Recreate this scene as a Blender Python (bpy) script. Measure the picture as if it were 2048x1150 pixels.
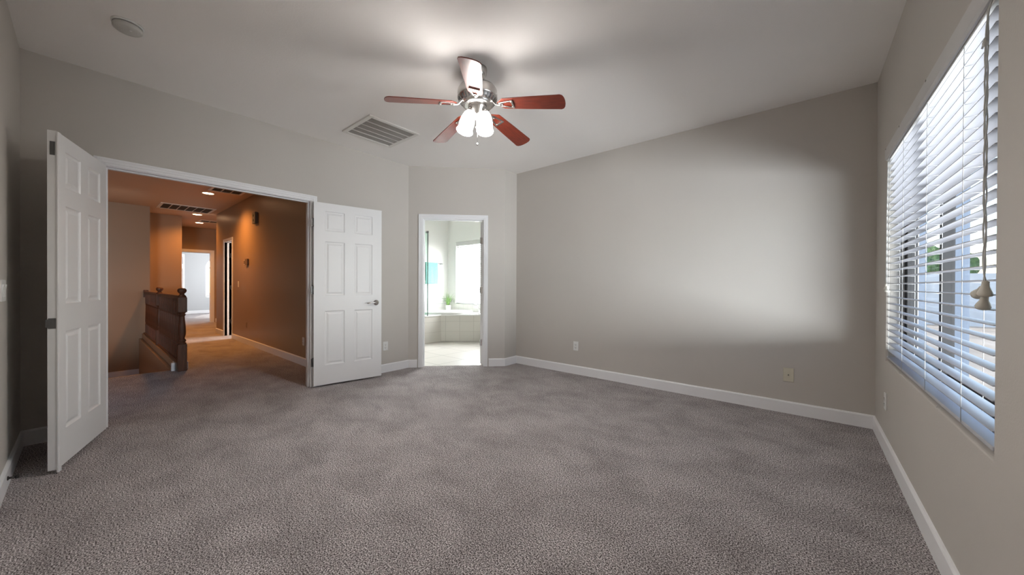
import bpy, math, random
from mathutils import Vector, Matrix
random.seed(7)
PI = math.pi
scn = bpy.context.scene
col = scn.collection
for o in list(bpy.data.objects):
    bpy.data.objects.remove(o, do_unlink=True)

# ------------------------------------------------------------------ camera
cam_d = bpy.data.cameras.new('camera'); cam = bpy.data.objects.new('camera', cam_d); col.objects.link(cam)
CAM_F, YAW, PITCH, ROLL = 707.63, .6929, .0044, .0042
cam_d.sensor_fit = 'HORIZONTAL'; cam_d.sensor_width = 36.0
cam_d.lens = CAM_F / 2048 * 36.0
cam_d.shift_y = -(575 - 573.706) / 2048
cam_d.clip_start = .02; cam_d.clip_end = 400
fwd = Vector((-math.sin(YAW) * math.cos(PITCH), math.cos(YAW) * math.cos(PITCH), -math.sin(PITCH)))
rgt = Vector((math.cos(YAW), math.sin(YAW), 0))
upv = rgt.cross(fwd)
c_, s_ = math.cos(ROLL), math.sin(ROLL)
r2 = rgt * c_ + upv * s_
u2 = upv * c_ - rgt * s_
cam.matrix_world = Matrix.Translation((0, 0, 1.13)) @ Matrix((r2, u2, -fwd)).transposed().to_4x4()
scn.camera = cam

# ------------------------------------------------------------------ exposure
scn.view_settings.view_transform = 'Standard'
scn.view_settings.look = 'None'
scn.view_settings.exposure = 0.68
scn.view_settings.gamma = 1.0
scn.view_settings.use_curve_mapping = False
scn.cycles.use_denoising = True
scn.cycles.max_bounces = 10
scn.cycles.diffuse_bounces = 7
scn.cycles.transparent_max_bounces = 16
scn.cycles.sample_clamp_indirect = 6.0
scn.cycles.caustics_reflective = False
scn.cycles.caustics_refractive = False

# ------------------------------------------------------------------ sky and sun
world = bpy.data.worlds.new('sky'); scn.world = world; world.use_nodes = True
wn = world.node_tree; wn.nodes.clear()
wo = wn.nodes.new('ShaderNodeOutputWorld'); wb = wn.nodes.new('ShaderNodeBackground')
ws = wn.nodes.new('ShaderNodeTexSky'); ws.sky_type = 'NISHITA'; ws.sun_disc = False
ws.sun_elevation = math.radians(42); ws.sun_rotation = math.radians(250); ws.air_density = 1.2; ws.dust_density = .8
wb.inputs['Strength'].default_value = .36
wn.links.new(ws.outputs[0], wb.inputs[0]); wn.links.new(wb.outputs[0], wo.inputs[0])


def lamp(name, kind, loc, power, color=(1, 1, 1), size=.1, sizey=None, direction=None, spot=None, blend=.5):
    d = bpy.data.lights.new(name, kind); d.energy = power; d.color = color
    if kind == 'AREA':
        d.size = size
        if sizey: d.shape = 'RECTANGLE'; d.size_y = sizey
    elif kind in ('POINT', 'SPOT'):
        d.shadow_soft_size = size
    if kind == 'SPOT': d.spot_size = spot; d.spot_blend = blend
    if kind == 'SUN': d.angle = math.radians(.6)
    o = bpy.data.objects.new(name, d); col.objects.link(o); o.location = loc
    if direction: o.rotation_euler = Vector(direction).to_track_quat('-Z', 'Y').to_euler()
    return o


XA, XC, YB, YE, H = -4.174, .429, 4.001, -.29, 2.749
WARM = (1.0, .40, .09)
lamp('sun', 'SUN', (-30, 0, 20), 3.0, (1, .95, .86), direction=(.80, -.24, -.62))
# daylight entering through the bathroom, side room and far room windows
lamp('daylight_bathroom_window', 'AREA', (-5.5, 6.5, 1.6), 560, (1, .98, .96), 2.4, 2.0, (0, -1, 0))
lamp('added_daylight_fill_bedroom', 'AREA', (3.7, -.3, .55), 1020, (.91, .955, 1), 8.6, 1.5, (-1, .22, .42))  # added area lamp outside, out of view, brightening back wall and ceiling
lamp('daylight_side_room_window', 'AREA', (-9.47, 3.85, 1.3), 60, (1, .97, .93), .9, 1.2, (0, -1, -.25))
lamp('daylight_far_room_window', 'AREA', (-16.0, 4.3, 1.5), 75, (.92, .96, 1), 1.6, 1.4, (-.1, -1, 0))

# ------------------------------------------------------------------ materials
def new_mat(name):
    m = bpy.data.materials.new(name); m.use_nodes = True
    return m, m.node_tree, m.node_tree.nodes['Principled BSDF']


def mat(name, color, rough=.5, metal=0.0, bump=None, var=None, spec=None, coat=0, emit=None, trans=0, alpha=None, sub=None):
    m, nt, b = new_mat(name)
    b.inputs['Base Color'].default_value = (*color, 1)
    b.inputs['Roughness'].default_value = rough
    b.inputs['Metallic'].default_value = metal
    if spec is not None: b.inputs['Specular IOR Level'].default_value = spec
    if coat: b.inputs['Coat Weight'].default_value = coat; b.inputs['Coat Roughness'].default_value = .12
    if emit: b.inputs['Emission Color'].default_value = (*emit[0], 1); b.inputs['Emission Strength'].default_value = emit[1]
    if trans: b.inputs['Transmission Weight'].default_value = trans
    tc = nt.nodes.new('ShaderNodeTexCoord')
    if bump:
        n = nt.nodes.new('ShaderNodeTexNoise'); n.inputs['Scale'].default_value = bump[0]; n.inputs['Detail'].default_value = 4
        bp = nt.nodes.new('ShaderNodeBump'); bp.inputs['Strength'].default_value = bump[1]; bp.inputs['Distance'].default_value = bump[2] if len(bump) > 2 else .003
        nt.links.new(tc.outputs['Object'], n.inputs['Vector']); nt.links.new(n.outputs['Fac'], bp.inputs['Height']); nt.links.new(bp.outputs[0], b.inputs['Normal'])
    if var:
        n = nt.nodes.new('ShaderNodeTexNoise'); n.inputs['Scale'].default_value = var[0]; n.inputs['Detail'].default_value = 3
        r = nt.nodes.new('ShaderNodeValToRGB'); a = var[1]
        r.color_ramp.elements[0].position = .3; r.color_ramp.elements[1].position = .7
        r.color_ramp.elements[0].color = (*[c * (1 - a) for c in color], 1); r.color_ramp.elements[1].color = (*[min(1, c * (1 + a)) for c in color], 1)
        nt.links.new(tc.outputs['Object'], n.inputs['Vector']); nt.links.new(n.outputs['Fac'], r.inputs[0]); nt.links.new(r.outputs[0], b.inputs['Base Color'])
    return m


M = {}
M['wall'] = mat('greige_wall_paint', (.55, .517, .477), .55, bump=(160, .25, .002), var=(1.1, .02), spec=.3)
M['ceiling'] = mat('ceiling_paint', (.90, .875, .85), .7, bump=(110, .3, .002), var=(.9, .015), spec=.2)
M['hallwall'] = mat('warm_lit_hall_wall_paint', (.36, .25, .165), .38, bump=(160, .2, .002), var=(1.1, .02), spec=.4)  # bedroom greige with the warm downlight cast put into the colour
M['trim'] = mat('white_trim_paint', (.84, .84, .85), .35, spec=.4)
M['door'] = mat('white_door_paint', (.80, .80, .80), .38, bump=(300, .08, .001), spec=.4)
M['white'] = mat('white_plastic', (.78, .78, .76), .35)
M['almond'] = mat('almond_plastic', (.62, .58, .46), .4)
M['dark'] = mat('dark_void', (.015, .013, .012), .8)
M['vent'] = mat('white_vent_enamel', (.76, .74, .70), .4)
M['valance'] = mat('satin_valance', (.62, .61, .60), .5)
M['plastic2'] = mat('grey_white_plastic', (.56, .55, .52), .45)  # greyer than the plain white plastic
M['louvre'] = mat('grey_brown_louvres', (.42, .39, .355), .8)  # louvres darker and browner than the vent frame
M['filter'] = mat('dark_filter', (.16, .145, .13), .95, bump=(500, .6, .003), var=(260, .5))  # dark mottled sheet behind the louvres
M['nickel'] = mat('brushed_nickel', (.55, .53, .51), .26, 1.0)
M['chrome'] = mat('chrome', (.8, .8, .8), .1, 1.0)
M['steel'] = mat('antique_hinge_metal', (.10, .095, .09), .35, .9)
M['strike'] = mat('strike_plate_metal', (.16, .16, .16), .4, .8)
M['slat'] = mat('white_blind_slat', (.50, .50, .53), .42)
M['bathslat'] = mat('white_bath_slat', (.75, .75, .75), .45)
M['cord'] = mat('blind_cord', (.60, .60, .58), .8)
M['tassel'] = mat('ivory_tassel', (.60, .57, .50), .45)
M['tub'] = mat('white_acrylic', (.85, .85, .84), .15)
M['towel'] = mat('aqua_towel', (.21, .41, .39), .95, bump=(400, .6, .003), var=(40, .12))
M['leaf'] = mat('grass_leaf', (.13, .25, .06), .5, var=(30, .5))
M['pot'] = mat('white_ceramic_pot', (.8, .8, .78), .3)
M['bronze'] = mat('dark_bronze_frame', (.022, .020, .020), .6)
M['tree'] = mat('tree_leaves', (.12, .19, .06), .9, bump=(9, 1, .2), var=(5, .45))
M['fence'] = mat('block_fence', (.45, .46, .48), .9, bump=(8, .4, .01), var=(3, .1))
M['earth'] = mat('desert_ground', (.36, .29, .22), .95, var=(.6, .25))
M['stucco'] = mat('pale_stucco', (.17, .20, .25), .9, bump=(60, .4, .004))
M['shade'] = mat('lit_frosted_glass', (.9, .9, .88), .4, emit=((1, .95, .91), 21))
M['canlight'] = mat('lit_downlight_lens', (.9, .8, .6), .4, emit=((1, .62, .34), 14))
M['cantrim'] = mat('downlight_trim', (.75, .72, .68), .4)
M['chime'] = mat('grey_plastic', (.16, .145, .13), .5)
M['thermo'] = mat('brown_grey_plastic', (.17, .12, .09), .5)


def carpet():
    m, nt, b = new_mat('speckled_brown_carpet'); L = nt.links
    tc = nt.nodes.new('ShaderNodeTexCoord')
    n1 = nt.nodes.new('ShaderNodeTexNoise'); n1.inputs['Scale'].default_value = 165; n1.inputs['Detail'].default_value = 3; n1.inputs['Roughness'].default_value = .75
    L.new(tc.outputs['Object'], n1.inputs['Vector'])
    r1 = nt.nodes.new('ShaderNodeValToRGB'); e = r1.color_ramp.elements
    e[0].position = .42; e[0].color = (.06, .050, .050, 1); e[1].position = .60; e[1].color = (.86, .82, .82, 1)
    x = e.new(.5); x.color = (.33, .295, .292, 1)
    L.new(n1.outputs['Fac'], r1.inputs[0])
    # pile lying in different directions: broad vacuum strokes and foot marks
    mp = nt.nodes.new('ShaderNodeMapping'); mp.inputs['Scale'].default_value = (1.3, 1.7, 1); mp.inputs['Rotation'].default_value = (0, 0, .5)
    L.new(tc.outputs['Object'], mp.inputs[0])
    n2 = nt.nodes.new('ShaderNodeTexNoise'); n2.inputs['Scale'].default_value = 2.2; n2.inputs['Detail'].default_value = 8; n2.inputs['Roughness'].default_value = .62; n2.inputs['Distortion'].default_value = .3
    L.new(mp.outputs[0], n2.inputs['Vector'])
    r2_ = nt.nodes.new('ShaderNodeValToRGB'); q = r2_.color_ramp.elements
    q[0].position = .34; q[0].color = (.78, .77, .77, 1); q[1].position = .62; q[1].color = (1.08, 1.08, 1.08, 1)
    L.new(n2.outputs['Fac'], r2_.inputs[0])
    mx = nt.nodes.new('ShaderNodeMix'); mx.data_type = 'RGBA'; mx.blend_type = 'MULTIPLY'; mx.inputs['Factor'].default_value = 1
    L.new(r1.outputs[0], mx.inputs[6]); L.new(r2_.outputs[0], mx.inputs[7]); L.new(mx.outputs[2], b.inputs['Base Color'])
    b.inputs['Roughness'].default_value = 1; b.inputs['Specular IOR Level'].default_value = .1
    bp = nt.nodes.new('ShaderNodeBump'); bp.inputs['Strength'].default_value = .7; bp.inputs['Distance'].default_value = .008
    L.new(n1.outputs['Fac'], bp.inputs['Height']); L.new(bp.outputs[0], b.inputs['Normal'])
    return m


def tile(name, c1, grout, size, off=(0, 0, 0), rot=(0, 0, 0), mortar=.006, rough=.3, sq=1.0):
    m, nt, b = new_mat(name); L = nt.links
    tc = nt.nodes.new('ShaderNodeTexCoord'); mp = nt.nodes.new('ShaderNodeMapping')
    mp.inputs['Location'].default_value = off; mp.inputs['Rotation'].default_value = rot
    br = nt.nodes.new('ShaderNodeTexBrick'); br.offset = 0; br.inputs['Scale'].default_value = 1
    br.inputs['Brick Width'].default_value = size * sq; br.inputs['Row Height'].default_value = size; br.inputs['Mortar Size'].default_value = mortar
    br.inputs['Color1'].default_value = (*c1, 1); br.inputs['Color2'].default_value = (*[c * .95 for c in c1], 1); br.inputs['Mortar'].default_value = (*grout, 1)
    L.new(tc.outputs['Object'], mp.inputs[0]); L.new(mp.outputs[0], br.inputs[0]); L.new(br.outputs[0], b.inputs['Base Color'])
    b.inputs['Roughness'].default_value = rough
    return m


def wood(name, c1, c2, scale=(1, 12, 12), rough=.3, coat=.3):
    m, nt, b = new_mat(name); L = nt.links
    tc = nt.nodes.new('ShaderNodeTexCoord'); mp = nt.nodes.new('ShaderNodeMapping'); mp.inputs['Scale'].default_value = scale
    n = nt.nodes.new('ShaderNodeTexNoise'); n.inputs['Scale'].default_value = 4; n.inputs['Detail'].default_value = 6; n.inputs['Distortion'].default_value = .6
    r = nt.nodes.new('ShaderNodeValToRGB'); r.color_ramp.elements[0].position = .3; r.color_ramp.elements[1].position = .7
    r.color_ramp.elements[0].color = (*c1, 1); r.color_ramp.elements[1].color = (*c2, 1)
    L.new(tc.outputs['Object'], mp.inputs[0]); L.new(mp.outputs[0], n.inputs[0]); L.new(n.outputs['Fac'], r.inputs[0]); L.new(r.outputs[0], b.inputs['Base Color'])
    b.inputs['Roughness'].default_value = rough; b.inputs['Coat Weight'].default_value = coat; b.inputs['Coat Roughness'].default_value = .15
    return m


def glass(name, tint, mixf=.92):
    m = bpy.data.materials.new(name); m.use_nodes = True; nt = m.node_tree; nt.nodes.clear()
    o = nt.nodes.new('ShaderNodeOutputMaterial'); t = nt.nodes.new('ShaderNodeBsdfTransparent'); g = nt.nodes.new('ShaderNodeBsdfGlossy'); mx = nt.nodes.new('ShaderNodeMixShader')
    t.inputs[0].default_value = (*tint, 1); g.inputs['Roughness'].default_value = .03; mx.inputs[0].default_value = 1 - mixf
    nt.links.new(t.outputs[0], mx.inputs[1]); nt.links.new(g.outputs[0], mx.inputs[2]); nt.links.new(mx.outputs[0], o.inputs[0])
    return m


M['carpet'] = carpet()
M['floortile'] = tile('pale_floor_tile', (.66, .63, .59), (.36, .34, .31), .48, (-.30, .17, 0), mortar=.006)
M['walltile'] = tile('white_wall_tile', (.66, .65, .62), (.50, .49, .46), .15, rot=(PI / 2, 0, 0), mortar=.003, rough=.2)
M['fronttile'] = tile('white_tub_front_tile', (.62, .60, .56), (.46, .44, .41), .2, rot=(PI / 2, 0, 0), mortar=.003, rough=.25)
M['bordertile'] = mat('border_tile', (.66, .66, .62), .25)
M['bordermark'] = mat('border_tile_motif', (.30, .33, .31), .3)
M['cherry'] = wood('cherry_blade_wood', (.13, .018, .009), (.23, .036, .016), (2, 22, 22), .36, .22)
M['oak'] = wood('dark_oak_wood', (.060, .021, .010), (.155, .060, .030), (10, 10, 1.5), .5, .0)
M['glass'] = glass('clear_window_glass', (.97, .985, .99), .94)
M['showerglass'] = glass('green_shower_glass', (.84, .95, .91), .93)

# ------------------------------------------------------------------ mesh builder
class MB:
    def __init__(s): s.v = []; s.f = []; s.m = []; s.sm = []
    def add(s, vs, fs, mi=0, smooth=False, xf=None):
        b = len(s.v)
        s.v += [tuple(xf @ Vector(v)) if xf else tuple(v) for v in vs]
        s.f += [tuple(b + i for i in f) for f in fs]; s.m += [mi] * len(fs); s.sm += [smooth] * len(fs)
        return s
    def box(s, x0, x1, y0, y1, z0, z1, mi=0, xf=None):
        x0, x1 = sorted((x0, x1)); y0, y1 = sorted((y0, y1)); z0, z1 = sorted((z0, z1))
        v = [(x0, y0, z0), (x1, y0, z0), (x1, y1, z0), (x0, y1, z0), (x0, y0, z1), (x1, y0, z1), (x1, y1, z1), (x0, y1, z1)]
        return s.add(v, [(3, 2, 1, 0), (4, 5, 6, 7), (0, 1, 5, 4), (1, 2, 6, 5), (2, 3, 7, 6), (3, 0, 4, 7)], mi, False, xf)
    def prism(s, poly, z0, z1, mi=0, xf=None):
        n = len(poly)
        if sum(poly[i][0] * poly[(i + 1) % n][1] - poly[(i + 1) % n][0] * poly[i][1] for i in range(n)) < 0: poly = poly[::-1]
        v = [(x, y, z0) for x, y in poly] + [(x, y, z1) for x, y in poly]
        f = [tuple(range(n - 1, -1, -1)), tuple(range(n, 2 * n))] + [(i, (i + 1) % n, n + (i + 1) % n, n + i) for i in range(n)]
        return s.add(v, f, mi, False, xf)
    def lathe(s, prof, seg=24, mi=0, xf=None, smooth=True, sides=None):
        n = len(prof); v = []; f = []
        for k in range(seg):
            a = 2 * PI * k / seg
            for r, z in prof: v.append((max(r, 1e-5) * math.cos(a), max(r, 1e-5) * math.sin(a), z))
        for k in range(seg):
            k2 = (k + 1) % seg
            for i in range(n - 1): f.append((k * n + i, k2 * n + i, k2 * n + i + 1, k * n + i + 1))
        return s.add(v, f, mi, smooth, xf)
    def tube(s, pts, r, seg=8, mi=0, xf=None, smooth=True):
        P = [Vector(p) for p in pts]; v = []; f = []; n = len(P)
        R = r if isinstance(r, (list, tuple)) else [r] * n
        t0 = (P[1] - P[0]).normalized(); u = t0.orthogonal().normalized()
        for i, p in enumerate(P):
            t = (P[min(i + 1, n - 1)] - P[max(i - 1, 0)]).normalized()
            u = (u - t * u.dot(t)).normalized(); w = t.cross(u)
            for k in range(seg):
                a = 2 * PI * k / seg; v.append(tuple(p + (u * math.cos(a) + w * math.sin(a)) * R[i]))
        for i in range(n - 1):
            for k in range(seg): k2 = (k + 1) % seg; f.append((i * seg + k, i * seg + k2, (i + 1) * seg + k2, (i + 1) * seg + k))
        f.append(tuple(range(seg - 1, -1, -1))); f.append(tuple((n - 1) * seg + k for k in range(seg)))
        return s.add(v, f, mi, smooth, xf)
    def build(s, name, mats, parent=None, bevel=None, loc=None, segs=2):
        me = bpy.data.meshes.new(name); me.from_pydata(s.v, [], s.f); me.update()
        for m in (mats if isinstance(mats, (list, tuple)) else [mats]): me.materials.append(m)
        for p, mi, sm in zip(me.polygons, s.m, s.sm): p.material_index = mi; p.use_smooth = sm
        o = bpy.data.objects.new(name, me); col.objects.link(o)
        if loc: o.location = loc
        if parent: o.parent = parent
        if bevel:
            b = o.modifiers.new('bevel', 'BEVEL'); b.width = bevel; b.segments = segs; b.limit_method = 'ANGLE'; b.angle_limit = .6
        return o


def tag(o, label=None, cat=None, group=None, kind=None):
    if label: o['label'] = label
    if cat: o['category'] = cat
    if group: o['group'] = group
    if kind: o['kind'] = kind
    return o


def empty(name, loc, rz=0, label=None, cat=None, group=None):
    o = bpy.data.objects.new(name, None); col.objects.link(o); o.location = loc; o.rotation_euler = (0, 0, rz)
    o.empty_display_size = .1
    return tag(o, label, cat, group)


def copy_tree(o, parent=None):
    c = o.copy(); col.objects.link(c)
    if parent: c.parent = parent
    for ch in [x for x in bpy.data.objects if x.parent == o]: copy_tree(ch, c)
    return c


def struct(o, label, cat): return tag(o, label, cat, None, 'structure')


T = Matrix.Translation
def RZ(a): return Matrix.Rotation(a, 4, 'Z')
def RX(a): return Matrix.Rotation(a, 4, 'X')
def RY(a): return Matrix.Rotation(a, 4, 'Y')

# ================================================================== STRUCTURE
# ---- floors
b = MB()
b.prism([(-4.30, -.41), (.579, -.41), (.579, 4.12), (-3.24, 4.12), (-3.24, 3.855), (-4.30, 2.795)], -.12, 0)
b.box(-6.37, -4.30, -1.1, 2.06, -.12, 0)
b.box(-10.60, -6.37, .74, 2.06, -.12, 0)
b.box(-13.60, -10.60, .74, 4.6, -.12, 0)
b.box(-18.10, -13.60, -.5, 4.6, -.12, 0)
b.box(-10.60, -8.30, 2.06, 4.0, -.12, 0)
struct(b.build('floor', M['carpet']), 'speckled grey brown carpet running through bedroom and hallway', 'carpet')
b = MB()
b.prism([(-4.30, 2.795), (-3.24, 3.855), (-3.24, 5.6), (-6.66, 5.6), (-6.66, 2.06), (-4.30, 2.06)], -.12, -.004)
struct(b.build('floor', M['floortile']), 'pale beige square floor tiles in the bathroom', 'tiled floor')
b = MB()
for k in range(4):
    b.box(-6.39 - .28 * (k + 1), -6.39 - .28 * k if k else -6.37, -1.1, .74, -.84 - .12, -.18 * (k + 1))
b.box(-10.60, -7.50, -1.1, .74, -.96, -.74)
struct(b.build('floor', M['carpet'], bevel=.012), 'carpeted stair steps and landing below the hallway floor', 'stairs')
# ---- ceiling
b = MB(); b.box(-4.294, .579, -.41, 5.72, H, H + .1); b.box(-6.665, -4.294, 2.06, 5.72, H, H + .1); b.box(-18.3, -13.5, -1.22, 5.72, H, H + .1); b.box(-10.6, -6.665, 2.06, 5.72, H, H + .1)
struct(MB().box(-13.5, -4.294, -1.22, 2.06, H, H + .1).box(-13.5, -10.6, 2.06, 4.72, H, H + .1).build('ceiling', mat('warm_lit_hall_ceiling_paint', (.60, .44, .32), .6, bump=(110, .3, .002), spec=.3)), 'lamplight tinted hallway ceiling with downlights', 'ceiling')  # warm glow of the hall lamps is mixed into this ceiling colour
struct(b.build('ceiling', M['ceiling']), 'flat greige ceiling above the bedroom', 'ceiling')

# ---- bedroom walls
T1 = .12
b = MB()
b.box(XA - T1, XA, -.41, .082, 0, H); b.box(XA - T1, XA, 1.588, 2.811, 0, H); b.box(XA - T1, XA, .082, 1.588, 2.058, H)
struct(b.build('wall_left', M['wall']), 'greige bedroom wall with the wide double door opening', 'wall')
ANG = T((XA, 2.811, 0)) @ RZ(PI / 4)        # local x runs along the angled wall, -y faces the room
LD = 1.321
b = MB()
b.box(0, .182, 0, T1, 0, H, xf=ANG); b.box(1.038, LD, 0, T1, 0, H, xf=ANG); b.box(.182, 1.038, 0, T1, 2.052, H, xf=ANG)
b.box(-3.36, -3.24, 3.745, 4.12, 0, H)
struct(b.build('wall_angled', M['wall']), 'short angled greige wall around the bathroom doorway', 'wall')
struct(MB().box(-3.24, .579, YB, YB + T1, 0, H).build('wall_back', M['wall']), 'plain greige wall right of the bathroom doorway', 'wall')
WY0, WY1, WZ0, WZ1 = 1.728, 3.545, .622, 2.085
XO = XC + .15
def ring_wall(name, x0, x1, ya, yb, za, zb, hy0, hy1, hz0, hz1, m, axis='x'):
    o_ = [(ya, za), (yb, za), (yb, zb), (ya, zb)]; i_ = [(hy0, hz0), (hy1, hz0), (hy1, hz1), (hy0, hz1)]
    v = []
    for X in (x0, x1):
        for p in o_ + i_: v.append((X, p[0], p[1]) if axis == 'x' else (p[0], X, p[1]))
    f = []
    for k in range(4):
        k2 = (k + 1) % 4
        f.append((k, 4 + k, 4 + k2, k2)); f.append((8 + k, 8 + k2, 12 + k2, 12 + k))
        f.append((4 + k, 12 + k, 12 + k2, 4 + k2)); f.append((k, k2, 8 + k2, 8 + k))
    if axis != 'x': f = [t[::-1] for t in f]
    bb = MB().add(v, f); ob = bb.build(name, m)
    at = ob.data.attributes.new('bevel_weight_edge', 'FLOAT', 'EDGE')
    for e in ob.data.edges:
        a, c = e.vertices
        if (a in (4, 5, 6, 7) and c in (4, 5, 6, 7)): at.data[e.index].value = 1
    md = ob.modifiers.new('bevel', 'BEVEL'); md.width = .02; md.segments = 5; md.limit_method = 'WEIGHT'; md.harden_normals = False
    return ob
struct(ring_wall('wall_right', XC, XO, -.41, 4.001, 0, H, WY0, WY1, WZ0, WZ1, M['wall']), 'greige wall holding the large window with blinds', 'wall')
struct(MB().box(-4.294, .429, -.41, YE, 0, H).build('wall_front', M['wall']), 'greige wall behind the open left door', 'wall')

# ---- hallway walls
YF = 1.94
b = MB()
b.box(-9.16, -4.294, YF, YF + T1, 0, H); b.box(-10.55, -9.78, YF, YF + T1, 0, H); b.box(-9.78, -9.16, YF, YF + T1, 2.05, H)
struct(b.build('wall_hall_right', M['hallwall']), 'long lamplight tinted hallway wall with thermostat and narrow doorway', 'wall')
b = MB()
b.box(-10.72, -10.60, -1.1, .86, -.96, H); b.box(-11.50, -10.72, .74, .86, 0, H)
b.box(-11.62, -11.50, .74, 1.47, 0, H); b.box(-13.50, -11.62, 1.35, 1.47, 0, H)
struct(b.build('wall_hall_left', M['hallwall']), 'lamplight tinted stepped hallway wall behind the stair railing', 'wall')
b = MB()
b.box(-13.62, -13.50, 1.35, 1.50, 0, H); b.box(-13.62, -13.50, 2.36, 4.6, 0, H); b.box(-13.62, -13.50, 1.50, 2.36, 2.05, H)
struct(b.build('wall_hall_end', M['hallwall']), 'lamplight tinted wall over the doorway at the far hallway end', 'wall')
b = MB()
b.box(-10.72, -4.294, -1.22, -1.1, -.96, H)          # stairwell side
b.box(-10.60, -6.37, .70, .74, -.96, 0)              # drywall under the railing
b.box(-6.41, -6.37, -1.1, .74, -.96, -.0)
struct(b.build('wall_stairwell', M['hallwall']), 'lamplight tinted drywall lining the open stairwell', 'wall')
# side room
b = MB()
b.box(-10.72, -8.2, 4.0, 4.12, 0, H); b.box(-8.3, -8.18, 2.06, 4.0, 0, H); b.box(-10.72, -10.6, 2.06, 4.0, 0, H)
struct(b.build('wall_side_room', M['wall']), 'pale walls of the small room off the hallway', 'wall')
# far room
b = MB()
AY0, AY1, AZ0, AZ1 = 2.98, 3.75, .60, 2.17       # arched window opening
X0, X1 = -18.12, -18.0
b.box(X0, X1, -.5, AY0, 0, H); b.box(X0, X1, AY1, 4.6, 0, H); b.box(X0, X1, AY0, AY1, 0, AZ0)
ac, ar, az = (AY0 + AY1) / 2, (AY1 - AY0) / 2, AZ1 - (AY1 - AY0) / 2
N = 14; pts = [(ac - ar * math.cos(PI * k / N), az + ar * math.sin(PI * k / N)) for k in range(N + 1)]
for k in range(N):
    (ya, za), (yb, zb) = pts[k], pts[k + 1]
    v = [(X0, ya, za), (X1, ya, za), (X1, yb, zb), (X0, yb, zb), (X0, ya, H), (X1, ya, H), (X1, yb, H), (X0, yb, H)]
    b.add(v, [(0, 1, 2, 3), (7, 6, 5, 4), (4, 5, 1, 0), (6, 7, 3, 2), (1, 5, 6, 2), (0, 3, 7, 4)])
b.box(-18.1, -13.6, 4.6, 4.72, 0, H); b.box(-18.1, -13.6, -.62, -.5, 0, H); b.box(-13.62, -13.5, -.5, 1.35, 0, H)
b.box(-13.5, -10.55, 4.48, 4.6, 0, H)
struct(b.build('wall_far_room', mat('pale_grey_paint', (.50, .51, .52), .6, bump=(160, .2, .002))), 'pale grey walls of the room beyond the hallway', 'wall')
# bathroom
M['bathwall'] = mat('white_bath_paint', (.82, .81, .79), .55, bump=(160, .15, .002))
b = MB()
b.box(-6.665, -6.545, 2.06, 5.62, 0, H)
struct(b.build('wall_bath_left', M['bathwall']), 'white bathroom wall behind the aqua towel', 'wall')
struct(MB().box(-3.36, -3.24, 4.12, 5.62, 0, H).build('wall_bath_right', M['bathwall']), 'white bathroom wall out of sight at right', 'wall')
struct(MB().box(-6.545, -4.294, 2.06, 2.10, 0, H).build('wall_bath_front', M['bathwall']), 'white bathroom wall backing the hallway', 'wall')
BX0, BX1, BZ0, BZ1 = -6.265, -4.75, .70, 2.12
struct(ring_wall('wall_bath_back', 5.50, 5.62, -6.665, -3.24, 0, H, BX0, BX1, BZ0, BZ1, M['bathwall'], 'y'), 'white bathroom wall around the bright tub window', 'wall')

# ---- baseboards
BH, BT = .108, .014
def bb_box(b, p, q, n, z0=0, xf=None):
    """baseboard from p to q (2-D), n = unit normal into the room"""
    prof = [(0, 0), (BT, 0), (BT, BH - .012), (BT - .006, BH - .003), (0, BH)]
    v = []; k = len(prof)
    for e in (p, q):
        for d, z in prof: v.append((e[0] + n[0] * d, e[1] + n[1] * d, z0 + z))
    f = [(i, (i + 1) % k, k + (i + 1) % k, k + i) for i in range(k)] + [tuple(range(k - 1, -1, -1)), tuple(range(k, 2 * k))]
    b.add(v, f, xf=xf)
def fixn(o):
    import bmesh
    bm = bmesh.new(); bm.from_mesh(o.data); bmesh.ops.recalc_face_normals(bm, faces=bm.faces); bm.to_mesh(o.data); bm.free(); return o
q2 = math.sqrt(.5)
b = MB(); bb_box(b, (XA, YE), (XA, .05), (1, 0)); bb_box(b, (XA, 1.64), (XA, 2.817), (1, 0))
struct(fixn(b.build('baseboard_left', M['trim'])), 'white baseboard under the double door wall', 'baseboard')
b = MB(); bb_box(b, (-.006, 0), (.122, 0), (0, -1), xf=ANG); bb_box(b, (1.098, 0), (LD + .006, 0), (0, -1), xf=ANG); bb_box(b, (-3.24, 3.739), (-3.24, YB), (1, 0))
struct(fixn(b.build('baseboard_angled', M['trim'])), 'short white baseboards beside the bathroom doorway', 'baseboard')
b = MB(); bb_box(b, (-3.24, YB), (XC, YB), (0, -1))
struct(fixn(b.build('baseboard_back', M['trim'])), 'long white baseboard under the plain wall', 'baseboard')
b = MB(); bb_box(b, (XC, YE), (XC, YB), (-1, 0))
struct(fixn(b.build('baseboard_right', M['trim'])), 'white baseboard under the window wall', 'baseboard')
b = MB(); bb_box(b, (XA, YE), (XC, YE), (0, 1))
struct(fixn(b.build('baseboard_front', M['trim'])), 'white baseboard at the left picture edge', 'baseboard')
b = MB(); bb_box(b, (-9.10, YF), (-4.294, YF), (0, -1)); bb_box(b, (-10.55, YF), (-9.84, YF), (0, -1)); bb_box(b, (-10.55, YF), (-10.55, YF + T1), (-1, 0))
struct(fixn(b.build('baseboard_hall_right', M['trim'])), 'white baseboard along the long hallway wall', 'baseboard')
b = MB(); bb_box(b, (-10.60, -1.1), (-10.60, .70), (1, 0), z0=-.735)
b.box(-10.60, -10.584, .640, .652, -.735, -.627)
struct(fixn(b.build('baseboard_stairwell', M['trim'])), 'cream baseboard low in the stairwell by the left door', 'baseboard')
b = MB(); bb_box(b, (-18.0, -.5), (-18.0, 4.6), (1, 0)); bb_box(b, (-13.5, 2.46), (-13.5, 4.4), (1, 0))
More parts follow.
